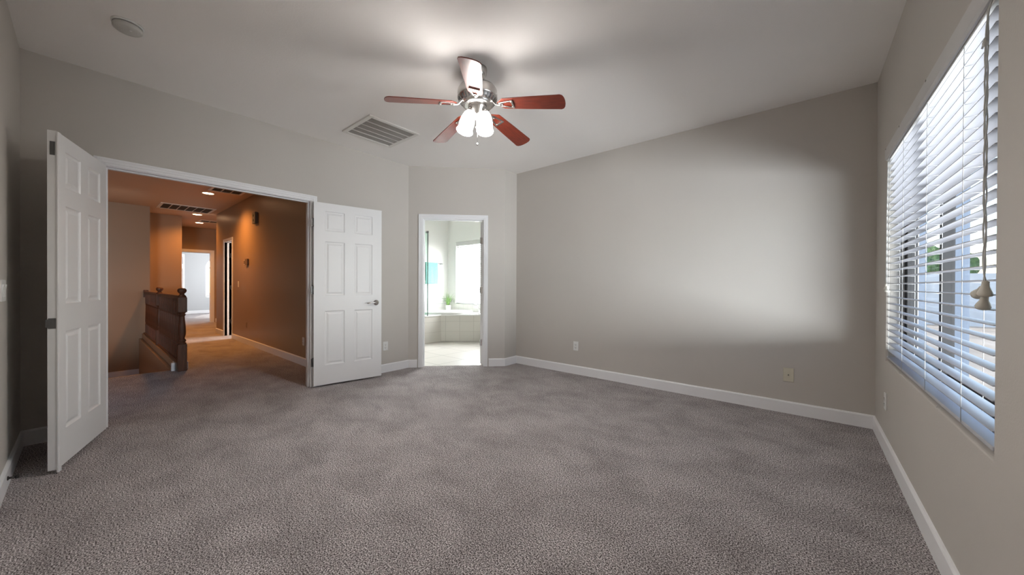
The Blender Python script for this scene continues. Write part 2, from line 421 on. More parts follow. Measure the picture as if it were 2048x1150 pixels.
struct(fixn(b.build('baseboard_far_room', M['trim'])), 'white baseboard in the far room under the arched window', 'baseboard')

# ---- door trims (casing + jamb)
def frame(name, xf, w, h, wall_t, lab, cw=.057, back=True, side_l=True, side_r=True, stop=True):
    """local frame: x along the wall from the left inner jamb face, y into the wall, z up"""
    b = MB()
    for y0, y1, sgn in ([(-.017, 0, -1)] + ([(wall_t, wall_t + .017, 1)] if back else [])):
        for i, (a0, a1, th) in enumerate(((.006, .024, .010), (.024, .046, .015), (.046, cw + .006, .017))):
            ya, yb = ((-th, 0) if sgn < 0 else (wall_t, wall_t + th))
            b.box(-a1, -a0, ya, yb, 0, h + a1, xf=xf); b.box(w + a0, w + a1, ya, yb, 0, h + a1, xf=xf)
            b.box(-a0, w + a0, ya, yb, h + a0, h + a1, xf=xf)
    b.box(-.018, 0, -.002, wall_t + .002, 0, h + .018, xf=xf); b.box(w, w + .018, -.002, wall_t + .002, 0, h + .018, xf=xf)
    b.box(0, w, -.002, wall_t + .002, h, h + .018, xf=xf)
    if stop:
        b.box(0, .011, .040, .075, 0, h, xf=xf); b.box(w - .011, w, .040, .075, 0, h, xf=xf); b.box(.011, w - .011, .040, .075, h - .011, h, xf=xf)
    return struct(b.build(name, M['trim'], bevel=.0015, segs=1), lab, 'door trim')
XFA = T((XA, .10, 0)) @ RZ(PI / 2)      # local x -> +Y, local y -> -X
frame('trim_1', XFA, 1.47, 2.04, T1, 'white casing and jamb around the double door opening')
XFD = ANG @ T((.20, 0, 0))
frame('trim_2', XFD, .82, 2.035, T1, 'white casing and jamb around the bathroom doorway')
XFF = T((-9.78, YF, 0))
frame('trim_3', XFF, .62, 2.04, T1, 'white casing of the narrow hallway doorway')
XFG = T((-13.50, 1.52, 0)) @ RZ(PI / 2)
frame('trim_4', XFG, .83, 2.04, T1, 'white casing of the doorway at the hallway end', cw=.075)

# ---- doors
def panel_face(b, w, h, y, sgn, rows, cols, xf):
    """raised panel face at plane y, outward direction sgn*y"""
    xs = [0] + [c for p in cols for c in p] + [w]; zs = [0] + [c for p in rows for c in p] + [h]
    def quad(x0, x1, z0, z1): 
        v = [(x0, y, z0), (x1, y, z0), (x1, y, z1), (x0, y, z1)]
        b.add(v, [(0, 1, 2, 3) if sgn < 0 else (3, 2, 1, 0)], xf=xf)
    for i in range(len(xs) - 1):
        for j in range(len(zs) - 1):
            if i % 2 == 1 and j % 2 == 1:
                x0, x1, z0, z1 = xs[i], xs[i + 1], zs[j], zs[j + 1]
                rings = [(0, 0), (.006, .007), (.014, .009), (.020, .009), (.036, .0035), (.040, .003)]
                v = []
                for ins, dep in rings:
                    yy = y - sgn * dep
                    v += [(x0 + ins, yy, z0 + ins), (x1 - ins, yy, z0 + ins), (x1 - ins, yy, z1 - ins), (x0 + ins, yy, z1 - ins)]
                f = []
                for r in range(len(rings) - 1):
                    for k in range(4):
                        k2 = (k + 1) % 4; q = (r * 4 + k, r * 4 + k2, r * 4 + 4 + k2, r * 4 + 4 + k); f.append(q if sgn < 0 else q[::-1])
                q = tuple((len(rings) - 1) * 4 + k for k in range(4)); f.append(q if sgn < 0 else q[::-1])
                b.add(v, f, xf=xf)
            else: quad(xs[i], xs[i + 1], zs[j], zs[j + 1])
ROWS = [(.215, .815), (.985, 1.585), (1.70, 1.92)]
def door_mesh(w, h, t):
    b = MB(); st, ml = .11, .105
    pw = (w - 2 * st - ml) / 2; cols = [(st, st + pw), (st + pw + ml, w - st)]
    panel_face(b, w, h, 0, -1, ROWS, cols, None); panel_face(b, w, h, t, 1, ROWS, cols, None)
    v = [(0, 0, 0), (w, 0, 0), (w, t, 0), (0, t, 0), (0, 0, h), (w, 0, h), (w, t, h), (0, t, h)]
    b.add(v, [(3, 2, 1, 0), (4, 5, 6, 7), (1, 2, 6, 5), (0, 4, 7, 3)])
    return b
def hinge(parent, x, y, z, ax=0):
    b = MB(); b.tube([(x, y, z - .045), (x, y, z + .045)], .0065, 10); b.tube([(x, y, z + .045), (x, y, z + .052)], [.0065, .003], 10)
    b.box(x - .02, x, y - .001, y + .0015, z - .044, z + .044); b.box(x, x + .003, y, y + .024, z - .044, z + .044)
    return b.build('hinge', M['steel'], parent)
def lever(parent, x, y, z, sgn, dirx, mtl, name='handle'):
    b = MB(); xf = T((x, y, z)) @ RX(PI / 2 if sgn < 0 else -PI / 2)
    b.lathe([(0, 0), (.032, 0), (.033, .004), (.029, .010), (.012, .014), (.011, .040), (0, .042)], 24, xf=xf)
    yy = y + sgn * .043
    b.tube([(x, yy, z), (x + dirx * .03, yy + sgn * .003, z + .002), (x + dirx * .07, yy + sgn * .002, z - .001), (x + dirx * .105, yy - sgn * .004, z - .004), (x + dirx * .118, yy - sgn * .010, z - .004)], [.010, .009, .008, .008, .006], 10)
    return b.build(name, mtl, parent)
DW, DH, DT = .735, 2.01, .035
# right leaf: face passes (-4.112,1.581) towards (-3.982,2.307)
d2 = door_mesh(DW, DH, DT).build('door_2', M['door'], bevel=.0015, segs=1)
ang = math.atan2(.726, .130)
d2.location = (-4.112, 1.581, .022); d2.rotation_euler = (0, 0, ang)      # local -y faces the room
struct(d2, 'white six panel door with lever handle folded open against the wall', 'door')
lever(d2, DW - .065, 0, .893, -1, -1, M['nickel']); lever(d2, DW - .065, DT, .893, 1, -1, M['nickel'])
for z in (.258, 1.048, 1.780): hinge(d2, -.006, -.001, z)
b = MB(); b.box(DW, DW + .0015, .006, .029, .865, .925); b.build('latch_plate', M['strike'], d2)
# left leaf: face (room side) from (-4.119,.10)
d1 = door_mesh(DW, DH, DT)
d1 = d1.build('door_1', M['door'], bevel=.0015, segs=1)
dl = math.radians(-16.7)
# mirrored so the visible face (+y side here) looks towards +y
XL = Vector((-4.119, .100, .022)); ex = Vector((math.cos(dl), math.sin(dl), 0)); ey = Vector((-math.sin(dl), math.cos(dl), 0))
d1.location = XL - ey * DT; d1.rotation_euler = (0, 0, dl)
struct(d1, 'white six panel door standing open at the left edge', 'door')
b = MB(); b.box(DW - .030, DW + .004, DT, DT + .010, -.016, DH - .004); b.build('astragal', M['door'], d1, bevel=.003)
b = MB(); b.box(DW, DW + .002, .003, .033, .840, .902); b.box(DW + .0015, DW + .0030, .013, .021, .862, .882); b.box(DW - .006, DW + .001, -.007, .004, .848, .894)
b.build('strike_plate', M['strike'], d1, bevel=.001)['label'] = 'dark metal strike plate'
b = MB(); b.box(DW, DW + .0015, .010, .030, 1.865, 1.945); b.box(DW + .001, DW + .003, .013, .025, 1.895, 1.925)
b.build('flush_bolt', M['strike'], d1)['label'] = 'dark metal flush bolt'
for z in (.258, 1.048, 1.780): hinge(d1, -.006, .0, z)
# bathroom door, swung fully into the bathroom behind its right jamb
d3 = door_mesh(.80, DH, DT); d3 = d3.build('door_3', M['door'], bevel=.0015, segs=1)
p = ANG @ Vector((1.016, .128, .012)); d3.location = p; d3.rotation_euler = (0, 0, PI / 4 + math.radians(84))
struct(d3, 'white bathroom door swung inside, only its edge showing', 'door')
for z in (.30, 1.05, 1.75):
    b = MB(); b.tube([(-.004, DT + .004, z - .045), (-.004, DT + .004, z + .045)], .006, 8); b.box(-.002, .0005, .004, DT, z - .045, z + .045); b.build('hinge', M['chrome'], d3)
# hallway side door
d4 = door_mesh(.61, DH, DT); d4 = d4.build('door_4', M['door'], bevel=.0015, segs=1)
d4.location = (-9.772, YF + .135, .012); d4.rotation_euler = (0, 0, math.radians(78))
struct(d4, 'white door ajar inside the narrow hallway doorway', 'door')
for z in (.30, 1.05, 1.75):
    b = MB(); b.box(-.035, .0, -.006, -.001, z - .045, z + .045); b.tube([(0, -.006, z - .045), (0, -.006, z + .045)], .007, 8); b.build('hinge', M['steel'], d4)
# far room door leaf
d5 = door_mesh(.78, DH, DT); d5 = d5.build('door_5', M['door'], bevel=.0015, segs=1)
d5.location = (-13.66, 1.54, .012); d5.rotation_euler = (0, 0, math.radians(180 - 27))
struct(d5, 'white door opened into the far room, seen beyond the newel post', 'door')

# ================================================================== WINDOWS
# ---- bedroom window frame (slider, dark bronze outside)
w1 = MB()
FX0, FX1 = XO - .065, XO - .01
fy0, fy1, fz0, fz1 = WY0, WY1, WZ0, WZ1
def rect_frame(b, x0, x1, y0, y1, z0, z1, t, mi=0):
    b.box(x0, x1, y0, y1, z0, z0 + t, mi); b.box(x0, x1, y0, y1, z1 - t, z1, mi)
    b.box(x0, x1, y0, y0 + t, z0 + t, z1 - t, mi); b.box(x0, x1, y1 - t, y1, z0 + t, z1 - t, mi)
rect_frame(w1, FX0, FX1, fy0, fy1, fz0, fz1, .035)
ow = w1.build('window_1', M['bronze']); struct(ow, 'bedroom window with dark sliding frame behind the blinds', 'window')
b = MB(); rect_frame(b, FX0 + .003, FX0 + .027, 2.70, fy1 - .035, fz0 + .035, fz1 - .035, .045); b.build('sash', M['bronze'], ow)
b = MB(); rect_frame(b, FX0 + .030, FX0 + .052, fy0 + .035, 2.78, fz0 + .035, fz1 - .035, .045); b.build('sash', M['bronze'], ow)
b = MB(); b.box(FX0 + .013, FX0 + .017, 2.745, fy1 - .08, fz0 + .08, fz1 - .08); b.build('pane', M['glass'], ow)
b = MB(); b.box(FX0 + .039, FX0 + .043, fy0 + .08, 2.735, fz0 + .08, fz1 - .08); b.build('pane', M['glass'], ow)
# ---- bathroom window
b = MB()
BYF = 5.565
b.box(BX0, BX1, BYF, BYF + .04, BZ0, BZ0 + .04); b.box(BX0, BX1, BYF, BYF + .04, BZ1 - .04, BZ1)
b.box(BX0, BX0 + .04, BYF, BYF + .04, BZ0, BZ1); b.box(BX1 - .04, BX1, BYF, BYF + .04, BZ0, BZ1)
ow2 = b.build('window_2', M['white']); struct(ow2, 'bright bathroom window above the tub', 'window')
b = MB(); b.box(BX0 + .04, BX1 - .04, BYF + .018, BYF + .022, BZ0 + .04, BZ1 - .04); b.build('pane', M['glass'], ow2)
# ---- arched window
b = MB()
xw0, xw1 = -18.09, -18.05
b.box(xw0, xw1, AY0, AY0 + .03, AZ0, az); b.box(xw0, xw1, AY1 - .03, AY1, AZ0, az); b.box(xw0, xw1, AY0, AY1, AZ0, AZ0 + .03)
b.box(xw0, xw1 + .01, AY0, AY1, az - .045, az + .005)
for k in range(N):
    (ya, za), (yb, zb) = pts[k], pts[k + 1]; s = (ar - .03) / ar
    yc, zc, yd, zd = ac + (ya - ac) * s, az + (za - az) * s, ac + (yb - ac) * s, az + (zb - az) * s
    v = [(X, *q) for X in (xw0, xw1) for q in ((ya, za), (yb, zb), (yd, zd), (yc, zc))]
    b.add(v, [(0, 1, 2, 3), (7, 6, 5, 4), (0, 4, 5, 1), (2, 6, 7, 3)])
ow3 = b.build('window_3', M['white']); struct(ow3, 'tall arched window glowing in the far room', 'window')
b = MB(); b.box(-18.072, -18.068, AY0, AY1, AZ0, az); b.prism([(y, z) for y, z in pts], -18.072, -18.068, xf=Matrix(((0, 0, 1, 0), (1, 0, 0, 0), (0, 1, 0, 0), (0, 0, 0, 1))))
b.build('pane', M['glass'], ow3)

# ================================================================== BLINDS
def slat_mesh(L, W, th=.0028, crown=.0022, n=6, sm='slat'):
    """slat along local y, curved across local x"""
    b = MB(); v = []; prof = []
    for i in range(n + 1):
        x = -W / 2 + W * i / n; prof.append((x, crown * (1 - (2 * x / W) ** 2)))
    P2 = [(x, z + th / 2) for x, z in prof] + [(x, z - th / 2) for x, z in prof[::-1]]
    k = len(P2)
    for y in (0, L):
        v += [(x, y, z) for x, z in P2]
    f = [(i, (i + 1) % k, k + (i + 1) % k, k + i) for i in range(k)] + [tuple(range(k - 1, -1, -1)), tuple(range(k, 2 * k))]
    b.add(v, f); o = b.build('slat', M[sm]); fixn(o); return o
def make_blind(loc, rz, L, z0, z1, W, pitch, tilt, stations, label, cat, group=None, valance=True, sm='slat'):
    """local y along window, local x = towards outside (0 = room-side slat edge)"""
    root = empty('window_blind', loc, rz, label, cat)
    if valance:
        b = MB(); b.prism([(-.016, z1 - .002), (-.006, z1 + .006), (-.002, z1 - .002), (-.002, z1 - .078), (-.010, z1 - .078), (-.016, z1 - .068)], 0, L,
                          xf=Matrix(((1, 0, 0, 0), (0, 0, 1, 0), (0, 1, 0, 0), (0, 0, 0, 1))))
        fixn(b.build('valance', M['valance'], root))
    b = MB(); b.box(.0, W, .003, L - .003, z1 - .085, z1 - .012); b.build('headrail', M['white'], root, bevel=.002)
    src = slat_mesh(L - .012, W, sm=sm); top = z1 - .085 - pitch * .55
    zs = []; z = top
    while z > z0 + .028: zs.append(z); z -= pitch
    for i, z in enumerate(zs):
        s = src if i == 0 else src.copy()
        if i: col.objects.link(s)
        s.parent = root; s.location = (W / 2, .006, z); s.rotation_euler = (0, tilt, 0)
    b = MB(); b.box(.0, W, .004, L - .004, z0, z0 + .014); b.build('bottom_rail', M['slat'], root, bevel=.003)
    dx = W / 2 * math.cos(tilt); dz = W / 2 * math.sin(tilt)
    for y in stations:
        b = MB()
        for sx in (-1, 1):
            x = W / 2 + sx * (dx + .0015)
            b.tube([(x, y, z0 + .007), (x, y, z1 - .085)], .0011, 5)
            if sx < 0: b.tube([(x, y, z0 + .006), (W / 2, y, z0 - .0005)], .0012, 5)
        for z in zs: b.tube([(W / 2 - dx, y, z - .0045 + dz), (W / 2 + dx, y, z - .0045 - dz)], .0008, 4)
        b.build('ladder_cord', M['cord'], root)
    return root
BLX = XC + .004
blind = make_blind((BLX, WY0 + .004, 0), 0, WY1 - WY0 - .008, WZ0 + .016, WZ1 - .006, .046, .04545, math.radians(1.5),
                   [y - WY0 - .004 for y in (3.46, 3.03, 2.51, 2.01)],
                   'white faux wood blind with flat open slats across the bedroom window', 'blind')
for y in (1.80, 2.45, 3.05, 3.50):
    b = MB(); b.box(-.0175, -.0155, y - WY0 - .006, y - WY0 + .006, WZ1 - .016, WZ1 - .008); b.build('valance_clip', M['nickel'], blind)
# lift cords with tassels at the near end
def tassel(parent, x, y, z, tilt=0, s=1.0):
    b = MB(); xf = T((x, y, z)) @ RX(tilt) @ Matrix.Scale(s, 4)
    b.lathe([(0, 0), (.004, 0), (.0075, -.003), (.008, -.012), (.009, -.020), (.0145, -.034), (.0165, -.042), (.015, -.047), (.006, -.050), (0, -.050)], 20, xf=xf)
    return b.build('tassel', M['tassel'], parent)
def cordset(ys, zt, knot, tass, x=-.012, name='pull_cord'):
    for i, (y0, (ty, tz, tl)) in enumerate(zip(ys, tass)):
        pts = [(x + .004, y0, zt)]
        n = 40
        for k in range(1, n):
            z = zt + (tz - zt) * k / n
            if z > knot: y = y0 + (ys[0] + .018 - y0) * (zt - z) / (zt - knot) + .0
            else:
                y = ys[0] + .018 + .0055 * math.sin(k * .6 + i * 2.1) * .6
                if z < tz + .10: y += (ty - (ys[0] + .018)) * (1 - (z - tz) / .10)
            pts.append((x - 0.003 * math.cos(k * .6 + i * 2.1), y, z))
        pts.append((x, ty, tz))
        b = MB(); b.tube(pts, .0018, 6); c = b.build(name, M['cord'], blind)
        tassel(c, x, ty, tz, tl)
o_ = WY0 + .004
cordset([1.742 - o_, 1.760 - o_, 1.736 - o_], 1.99, 1.875, [(1.772 - o_, 1.130, 1.0), (1.748 - o_, 1.150, .15), (1.750 - o_, 1.108, .45)])
b = MB(); b.tube([(-.017, 1.745 - o_, 1.885), (-.015, 1.780 - o_, 1.872)], [.004, .003], 8); b.lathe([(0, -.012), (.006, -.008), (.007, 0), (.006, .008), (0, .012)], 12, xf=T((-.014, 1.760 - o_, 1.878)))
b.build('cord_knot', M['cord'], blind)
# tilt cords at the far end
for y0, tz in ((3.485, 1.150), (3.455, 1.135)):
    b = MB(); b.tube([(-.008, y0 - o_, 2.0), (-.010, y0 - o_ + .01, 1.6), (-.010, y0 - o_ + (.012 if tz > 1.14 else .004), tz)], .0014, 6); c = b.build('tilt_cord', M['cord'], blind)
    tassel(c, -.010, y0 - o_ + (.012 if tz > 1.14 else .004), tz, 0, .85)
for y in (2.28, 3.02):
    b = MB(); b.tube([(-.002 - .012 * math.sin(PI * t), y - o_ - .05 * t, WZ0 + .014 - .008 * math.sin(PI * t)) for t in [k / 10 for k in range(11)]], .001, 5)
    b.build('cord_loop', M['cord'], blind)
bb = make_blind((BX1 - .006, 5.512, 0), PI / 2, BX1 - BX0 - .012, BZ0 + .012, BZ1 - .004, .044, .042, math.radians(-42),
                [.12, .75, BX1 - BX0 - .10], 'white blind with tilted slats glowing in the bathroom window', 'blind', sm='bathslat')

# ================================================================== CEILING FAN
FC = Vector((-1.897, 1.872, 0))
fan = empty('ceiling_fan', (FC.x, FC.y, H), 0, 'brushed nickel ceiling fan with five cherry blades and lit glass shades', 'ceiling fan')
def fz(z): return z - H
MB().lathe([(0, fz(H)), (.068, fz(H)), (.070, fz(2.735)), (.066, fz(2.705)), (.050, fz(2.675)), (.028, fz(2.662)), (0, fz(2.66))], 36).build('canopy', M['nickel'], fan)
MB().lathe([(.013, fz(2.67)), (.013, fz(2.60))], 16).build('downrod', M['nickel'], fan)
mh = MB()
mh.lathe([(0, fz(2.618)), (.05, fz(2.618)), (.105, fz(2.610)), (.135, fz(2.598)), (.146, fz(2.580)), (.149, fz(2.56)), (.147, fz(2.533)), (.149, fz(2.530)), (.149, fz(2.523)), (.144, fz(2.519)),
          (.134, fz(2.501)), (.120, fz(2.485)), (.112, fz(2.480)), (.112, fz(2.472)), (.092, fz(2.465)), (0, fz(2.465))], 48)
mho = mh.build('motor_housing', M['nickel'], fan)
b = MB()
for k in range(30):
    xf = RZ(2 * PI * k / 30); b.add([(.1415, -.0045, fz(2.5140)), (.1415, .0045, fz(2.5140)), (.1225, .0045, fz(2.4875)), (.1225, -.0045, fz(2.4875)), (.1445, -.0045, fz(2.5120)), (.1445, .0045, fz(2.5120)), (.1255, .0045, fz(2.4855)), (.1255, -.0045, fz(2.4855))],
          [(0, 1, 2, 3), (7, 6, 5, 4), (0, 4, 5, 1), (1, 5, 6, 2), (2, 6, 7, 3), (3, 7, 4, 0)], xf=xf)
b.build('housing_ribs', M['strike'], mho)
def blade_mesh():
    b = MB(); out = []
    r0, r1 = .150, .662
    half = lambda r: .054 + (.072 - .054) * (r - r0) / (r1 - r0)
    # outline (x radial, y across); rounded root, flat angled tip with rounded corners
    L_ = [(r0 + .030, -half(r0) * .55), (r0 + .008, -half(r0) * .2), (r0 + .008, half(r0) * .2), (r0 + .030, half(r0) * .55), (r0 + .055, half(r0) * .98)]
    L_ += [(.40, half(.40)), (.60, half(.60)), (.628, .0715)]
    L_ += [(.645, .064), (.656, .045), (.661, .020), (.662, 0), (.661, -.020), (.656, -.045), (.645, -.064), (.628, -.0715)]
    L_ += [(.60, -half(.60)), (.40, -half(.40)), (r0 + .055, -half(r0) * .98)]
    b.prism(L_, -.003, .003); return b
def arm_mesh():
    b = MB()
    # neck from motor, rising bracket and open trapezoid plate under the blade
    b.tube([(.085, 0, .032), (.120, 0, .022), (.150, 0, -.006), (.185, 0, -.010)], [.012, .011, .010, .009], 10)
    def bar(p, q, w=.006, t=.004):
        p = Vector(p); q = Vector(q); d = (q - p).normalized(); n = Vector((-d.y, d.x, 0)) * w
        z0, z1 = p.z - t, p.z + t
        v = [(p - n), (q - n), (q + n), (p + n)]
        b.add([(a.x, a.y, z0) for a in v] + [(a.x, a.y, z1) for a in v], [(3, 2, 1, 0), (4, 5, 6, 7), (0, 1, 5, 4), (1, 2, 6, 5), (2, 3, 7, 6), (3, 0, 4, 7)])
    z = -.0075
    bar((.180, -.015, z), (.282, -.034, z)); bar((.180, .015, z), (.282, .034, z)); bar((.279, -.038, z), (.279, .038, z), .007, .006); bar((.183, -.019, z), (.183, .019, z), .010)
    for sx, sy in ((.20, 0), (.272, .025), (.272, -.025)): b.lathe([(0, -.004), (.005, -.003), (.006, 0)], 10, xf=T((sx, sy, z - .002)))
    return b
bl = blade_mesh(); am = arm_mesh(); b0 = None
for k, a in enumerate((-49, 23, 95, 167, 239)):
    if b0 is None:
        b0 = bl.build('blade', M['cherry'], fan, bevel=.0015); a0 = am.build('blade_arm', M['nickel'], b0, bevel=.002)
        o, oa = b0, a0
    else:
        o = b0.copy(); col.objects.link(o); oa = a0.copy(); col.objects.link(oa); oa.parent = o
    o.parent = fan; o.matrix_local = T((0, 0, fz(2.484))) @ RZ(math.radians(a)) @ RY(math.radians(6.8)) @ RX(math.radians(-12.5))
lk = MB(); lk.lathe([(0, fz(2.4660)), (.066, fz(2.4660)), (.070, fz(2.4600)), (.070, fz(2.4500)), (.058, fz(2.4400)), (.052, fz(2.4000)), (.040, fz(2.3870)), (.030, fz(2.3800)), (.020, fz(2.3650)), (.008, fz(2.3570)), (.008, fz(2.3470)), (0, fz(2.3430))], 36)
lko = lk.build('light_kit', M['nickel'], fan)
RGT = Vector((math.cos(YAW), math.sin(YAW), 0)); FW = Vector((-math.sin(YAW), math.cos(YAW), 0))
def shade(lat0, dep0, lat1, dep1, z0, z1):
    p0 = RGT * lat0 + FW * dep0 + Vector((0, 0, fz(z0))); p1 = RGT * lat1 + FW * dep1 + Vector((0, 0, fz(z1)))
    ax = (p1 - p0); L = ax.length; q = ax.to_track_quat('Z', 'Y').to_matrix().to_4x4()
    prof = [(.016, .0), (.028, .006), (.040, .025), (.050, .055), (.055, .085), (.055, .105), (.053, .120), (.056, .134), (.063, .148), (.061, .149), (.053, .134), (.050, .120), (.052, .100), (.046, .055), (.034, .025), (.015, .010)]
    s = L / .149
    o = MB().lathe([(r * .98, z * s) for r, z in prof], 28, xf=T(p0) @ q).build('lamp_shade', M['shade'], fan)
    b = MB(); c = Vector((p0.x * .1, p0.y * .1, fz(2.4050))); mid = (c + p0) / 2 + Vector((0, 0, .012))
    b.tube([c, mid, p0 - ax * .02], .007, 8); b.lathe([(.0, -.028), (.018, -.026), (.021, -.010), (.022, .004), (.0, .006)], 20, xf=T(p0) @ q); b.build('shade_holder', M['nickel'], fan)
    bulb_light(p0, p0 + ax * 1.04)
    m = p0 + ax * .45
    b = MB(); b.lathe([(0, -.03), (.012, -.028), (.014, -.012), (.022, .008), (.024, .02), (.018, .036), (0, .044)], 16, xf=T(m) @ q); b.build('bulb', M['shade'], o)
def bulb_light(p0, p1):
    lamp('fan_bulb', 'SPOT', FC + p1 + Vector((0, 0, H)), 22, (1, .95, .91), .035, direction=(p1 - p0), spot=math.radians(172), blend=.6)
shade(-.050, -.030, -.088, -.060, 2.415, 2.255)
shade(.062, -.030, .062, -.075, 2.405, 2.250)
b = MB(); b.tube([(RGT.x * .0, 0, fz(2.3450)), (0, 0, fz(2.195))], .0012, 5)
b.lathe([(0, .012), (.005, .010), (.008, .0), (.006, -.008), (0, -.012)], 12, xf=T((0, 0, fz(2.185)))); b.build('pull_chain', M['nickel'], fan)
pp = RGT * .003 + FW * -.09
b = MB(); b.tube([(pp.x * .5, pp.y * .5, fz(2.3950)), (pp.x, pp.y, fz(2.2750))], .0010, 5); b.lathe([(0, .006), (.006, .005), (.0085, 0), (.006, -.005), (0, -.006)], 12, xf=T((pp.x, pp.y, fz(2.2710)))); b.build('pull_chain', M['nickel'], fan)

# ================================================================== CEILING ITEMS
def grille(name, x0, x1, y0, y1, nb, axis, border, label, inner, th=.014, group=None):
    """return-air grille on the ceiling, bays divided along axis"""
    cx, cy = (x0 + x1) / 2, (y0 + y1) / 2; hx, hy = (x1 - x0) / 2, (y1 - y0) / 2
    r = empty(name, (cx, cy, H), 0, label, 'vent', group)
    b = MB(); bx = by = border
    b.box(-hx, hx, -hy, -hy + by, -th, 0); b.box(-hx, hx, hy - by, hy, -th, 0); b.box(-hx, -hx + bx, -hy + by, hy - by, -th, 0); b.box(hx - bx, hx, -hy + by, hy - by, -th, 0)
    b.build('frame', M['vent'], r, bevel=.004)
    MB().box(-hx + bx, hx - bx, -hy + by, hy - by, -.003, -.001).build('filter', inner, r)
    n = (hx - bx) if axis == 'x' else (hy - by)
    for k in range(1, nb):
        p = -n + 2 * n * k / nb; b = MB()
        if axis == 'x': b.box(p - .005, p + .005, -hy + by, hy - by, -th * .9, -.003)
        else: b.box(-hx + bx, hx - bx, p - .005, p + .005, -th * .9, -.003)
        b.build('bar', M['vent'], r)
    # fine louvres
    b = MB(); L = (hy - by) if axis == 'x' else (hx - bx); k = -n + .012
    while k < n - .006:
        if axis == 'x': b.box(k - .0012, k + .0012, -L, L, -.010, -.003)
        else: b.box(-L, L, k - .0012, k + .0012, -.010, -.003)
        k += .0145
    b.build('louvres', M['louvre'] if inner != M['dark'] else M['chime'], r)
    return r
grille('ceiling_vent', -3.765, -3.190, 1.720, 2.285, 5, 'x', .042, 'square white return air vent on the ceiling near the fan', M['filter'])
grille('ceiling_vent', -10.56, -9.83, .95, 1.81, 6, 'y', .045, 'long return air grille on the hallway ceiling with six dark bays', M['dark'])
grille('ceiling_vent', -7.90, -7.55, 1.335, 1.80, 3, 'y', .040, 'small supply vent partly hidden by the double door header', M['dark'])
grille('ceiling_vent', -12.05, -11.70, 1.84, 2.42, 3, 'y', .035, 'farthest small vent on the hallway ceiling', M['dark'])
sd = empty('smoke_detector', (-3.268, .168, H), 0, 'round white smoke detector on the ceiling above the left door', 'smoke detector')
MB().lathe([(0, 0), (.072, 0), (.072, -.008), (.066, -.011)], 36).build('base', M['white'], sd)
MB().lathe([(.050, -.008), (.064, -.013), (.067, -.018), (.066, -.034), (.058, -.041), (.030, -.045), (0, -.046)], 36).build('cover', M['plastic2'], sd)
MB().lathe([(0, -.0445), (.008, -.0445), (.008, -.048), (0, -.0485)], 12, xf=T((.022, .01, .0015))).build('test_button', M['white'], sd)
can0 = None
for i, (x, y, lab) in enumerate(((-8.21, 1.395, 'lit recessed downlight nearest the double door header'), (-10.92, 1.66, 'lit recessed downlight just beyond the long hallway grille'), (-12.35, 1.92, 'farthest lit recessed downlight at the hallway end'))):
    if can0 is None:
        r = can0 = empty('recessed_light', (x, y, H))
        MB().lathe([(.076, 0), (.094, 0), (.096, -.004), (.092, -.007), (.078, -.005)], 32).build('trim_ring', M['cantrim'], r)
        MB().lathe([(0, -.0025), (.078, -.0025), (.078, 0)], 32).build('lens', M['canlight'], r)
    else: r = copy_tree(can0)
    r.location = (x, y, H); tag(r, lab, 'ceiling light', 'recessed lights along the hallway')
    lamp('downlight', 'SPOT', (x, y, H - .02), (105, 72, 75)[i], WARM, .06, direction=(0, 0, -1), spot=math.radians(150), blend=.9)

# ================================================================== WALL PLATES
def outlet(loc, rz, label, m=None, kind='duplex', w=.070, h=.115, name='wall_outlet', cat='outlet'):
    """local -y faces the room, y=0 at the wall"""
    m = m or M['white']
    r = empty(name, loc, rz, label, cat)
    MB().box(-w / 2, w / 2, -.006, 0, -h / 2, h / 2).build('plate', m, r, bevel=.0025)
    if kind == 'duplex':
        for s in (-1, 1):
            b = MB(); b.lathe([(0, .0085), (.0145, .0085), (.017, .006)], 20, xf=T((0, 0, s * .0195)) @ RX(PI / 2)); o = b.build('socket', m, r)
            b = MB(); b.box(-.0075, -.0050, -.0092, -.0080, s * .0195 - .002, s * .0195 + .008); b.box(.0050, .0075, -.0092, -.0080, s * .0195 - .001, s * .0195 + .007); b.box(-.002, .002, -.0092, -.0080, s * .0195 - .011, s * .0195 - .0065)
            b.build('slots', M['dark'], o)
        MB().lathe([(0, .0075), (.003, .0072), (.0035, .006)], 10, xf=RX(PI / 2)).build('screw', M['vent'], r)
    elif kind == 'coax':
        MB().lathe([(0, .014), (.003, .014), (.0045, .013), (.0045, .006)], 14, xf=RX(PI / 2)).build('connector', M['steel'], r)
    elif kind == 'rocker':
        n = max(1, round((w - .03) / .046))
        for k in range(n):
            cx = (k - (n - 1) / 2) * .046; b = MB()
            b.box(cx - .0175, cx + .0175, -.0075, -.005, -.035, .035); q = b.build('rocker', m, r, bevel=.001)
            MB().add([(cx - .015, -.0075, -.032), (cx + .015, -.0075, -.032), (cx + .015, -.0078, 0), (cx - .015, -.0078, 0), (cx + .015, -.0125, .032), (cx - .015, -.0125, .032), (cx - .015, -.006, .032), (cx + .015, -.006, .032), (cx - .015, -.006, -.032), (cx + .015, -.006, -.032)],
                     [(0, 1, 2, 3), (3, 2, 4, 5), (5, 4, 7, 6), (0, 3, 5, 6, 8), (1, 9, 7, 4, 2)]).build('paddle', m, q)
    return r
outlet((XA, 2.472, .339), PI / 2, 'white outlet between the open door and the bathroom doorway')
outlet((-2.255, YB, .358), 0, 'white outlet low on the left part of the plain back wall')
outlet((-.114, YB, .343), 0, 'almond cable plate near the right end of the back wall', M['almond'], 'coax', .076, .122, 'cable_plate', 'wall plate')
outlet((XC, 3.512, .342), -PI / 2, 'white outlet under the far end of the window')
outlet((-3.345, YE, 1.090), PI, 'white rocker light switch at the left picture edge', M['white'], 'rocker', .165, .118, 'light_switch', 'light switch')
